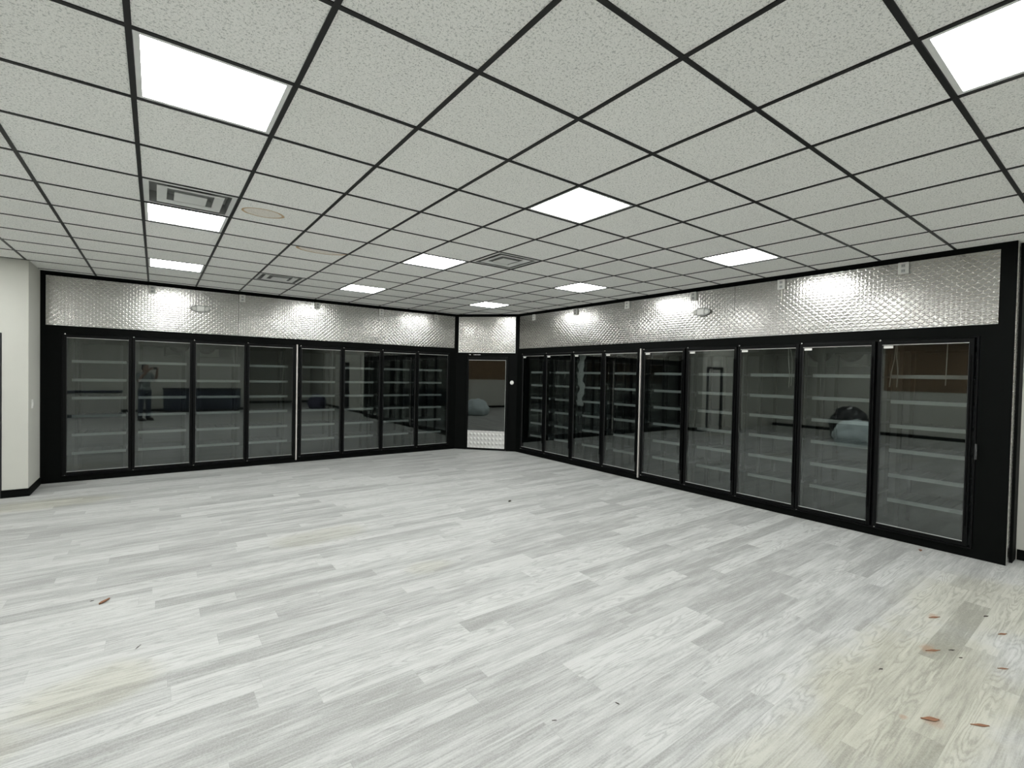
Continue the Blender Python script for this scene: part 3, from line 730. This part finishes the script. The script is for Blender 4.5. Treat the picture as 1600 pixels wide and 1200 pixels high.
heap('cloth_bag', 'purple', (5.75, -3.6, 0.22), (0.36, 0.32, 0.40), 'dark purple bag on the floor, reflected in the left cooler doors', 'bag', 8)

# ------------------------------------------------------------------ the photographer, reflected in the second left door
person = thing('person', (-0.27, -0.36, 0), -math.atan2(0.598, 0.801), 'person in grey shirt and dark trousers holding up a phone, reflected in a cooler door', 'person')
def remesh(o, vox, smooth=4):
    r = o.modifiers.new('remesh', 'REMESH'); r.mode = 'VOXEL'; r.voxel_size = vox; r.use_smooth_shade = True
    s_ = o.modifiers.new('smooth', 'SMOOTH'); s_.factor = 0.5; s_.iterations = smooth
def limb(m, pts, rads):
    for p, r in zip(pts, rads): m.ball(p, r, 14, 10)
    m.tube(pts, rads, 14)
def chest(m, k=0.0):
    m.ball((0, 0.0, 0.98), (0.165 + k, 0.115 + k, 0.13 + k)); m.ball((0, 0.0, 1.13), (0.150 + k, 0.105 + k, 0.15 + k)); m.ball((0, 0.005, 1.30), (0.170 + k, 0.115 + k, 0.16 + k)); m.ball((0, -0.005, 1.42), (0.185 + k, 0.095 + k, 0.09 + k))
HP = 1.645
m = MB(); chest(m)
limb(m, [(0, -0.01, 1.45), (0, 0.0, 1.52), (0, 0.02, 1.58)], [0.075, 0.058, 0.056])
m.ball((0, 0.03, 1.665), (0.075, 0.095, 0.108), 24, 16); m.ball((0, 0.055, 1.600), (0.055, 0.065, 0.055))           # skull, jaw
m.ball((0, 0.128, 1.650), (0.013, 0.020, 0.018)); m.ball((0, 0.122, 1.668), (0.009, 0.014, 0.024))                    # nose
m.ball((0, 0.112, 1.607), (0.024, 0.010, 0.009)); m.ball((0, 0.108, 1.585), (0.02, 0.012, 0.014))                     # lips, chin
for s_ in (-1, 1):
    m.ball((s_ * 0.030, 0.112, 1.678), (0.013, 0.010, 0.009)); m.ball((s_ * 0.030, 0.116, 1.696), (0.02, 0.009, 0.006))    # eye, brow
    m.ball((s_ * 0.077, 0.025, 1.655), (0.010, 0.020, 0.030))                                                        # ear
    limb(m, [(s_ * 0.195, -0.005, 1.43), (s_ * 0.255, 0.10, 1.24), (s_ * 0.20, 0.24, 1.44), (s_ * 0.125, 0.36, 1.60)], [0.056, 0.046, 0.042, 0.030])
    m.ball((s_ * 0.103, 0.395, 1.63), (0.022, 0.036, 0.040))                                                         # palm
    for k, (zz, ln) in enumerate(((1.662, 0.9), (1.645, 1.0), (1.628, 0.96), (1.612, 0.8))):
        limb(m, [(s_ * 0.108, 0.415, zz - 0.004), (s_ * 0.100, 0.415 + 0.030 * ln, zz), (s_ * 0.082, 0.415 + 0.036 * ln, zz), (s_ * (0.082 - 0.022 * ln), 0.413 + 0.036 * ln, zz)], [0.0095, 0.009, 0.0085, 0.0075])
    limb(m, [(s_ * 0.105, 0.380, 1.615), (s_ * 0.085, 0.400, 1.622), (s_ * 0.062, 0.412, 1.632)], [0.012, 0.0105, 0.009])  # thumb
    limb(m, [(s_ * 0.095, 0.0, 0.95), (s_ * 0.115, 0.01, 0.50), (s_ * 0.125, -0.015, 0.10)], [0.088, 0.056, 0.040])
    m.ball((s_ * 0.13, 0.06, 0.045), (0.042, 0.12, 0.038))
bd = m.build('body', M['skin'], person, True); remesh(bd, 0.0055, 3)
m = MB(); chest(m, 0.014)
for s_ in (-1, 1): limb(m, [(s_ * 0.185, -0.005, 1.43), (s_ * 0.242, 0.075, 1.29)], [0.074, 0.066])
o = m.build('shirt', M['shirt'], person, True); remesh(o, 0.011, 4)
m = MB(); m.ball((0, 0.0, 0.96), (0.180, 0.128, 0.11))
for s_ in (-1, 1): limb(m, [(s_ * 0.095, 0.0, 0.93), (s_ * 0.115, 0.008, 0.50), (s_ * 0.125, -0.015, 0.10)], [0.102, 0.075, 0.064])
o = m.build('trousers', M['jeans'], person, True); remesh(o, 0.011, 4)
m = MB(); m.ball((0, 0.010, 1.692), (0.084, 0.098, 0.094), 24, 16); m.ball((0, -0.035, 1.650), (0.074, 0.060, 0.085))
o = m.build('hair', M['hair'], person, True)
for s_ in (-1, 1):
    m = MB(); m.ball((s_ * 0.13, 0.065, 0.052), (0.050, 0.14, 0.050)); m.ball((s_ * 0.128, -0.02, 0.075), (0.05, 0.065, 0.06)); m.box(s_ * 0.13 - 0.045, s_ * 0.13 + 0.045, -0.07, 0.195, 0.001, 0.025, 0.01)
    o = m.build('shoe', M['shoe'], person, True); remesh(o, 0.009, 3)
ph = thing('smartphone', (-0.27, -0.36, 0), -math.atan2(0.598, 0.801), 'dark phone held up sideways in both hands, reflected in a cooler door', 'phone')
m = MB(); m.box(-0.078, 0.078, 0.420, 0.428, 1.610, 1.684, 0.003); m.build('phone_body', M['phone'], ph)
m = MB(); m.box(-0.074, 0.074, 0.4190, 0.4198, 1.614, 1.680); m.build('screen', M['phone'], ph)
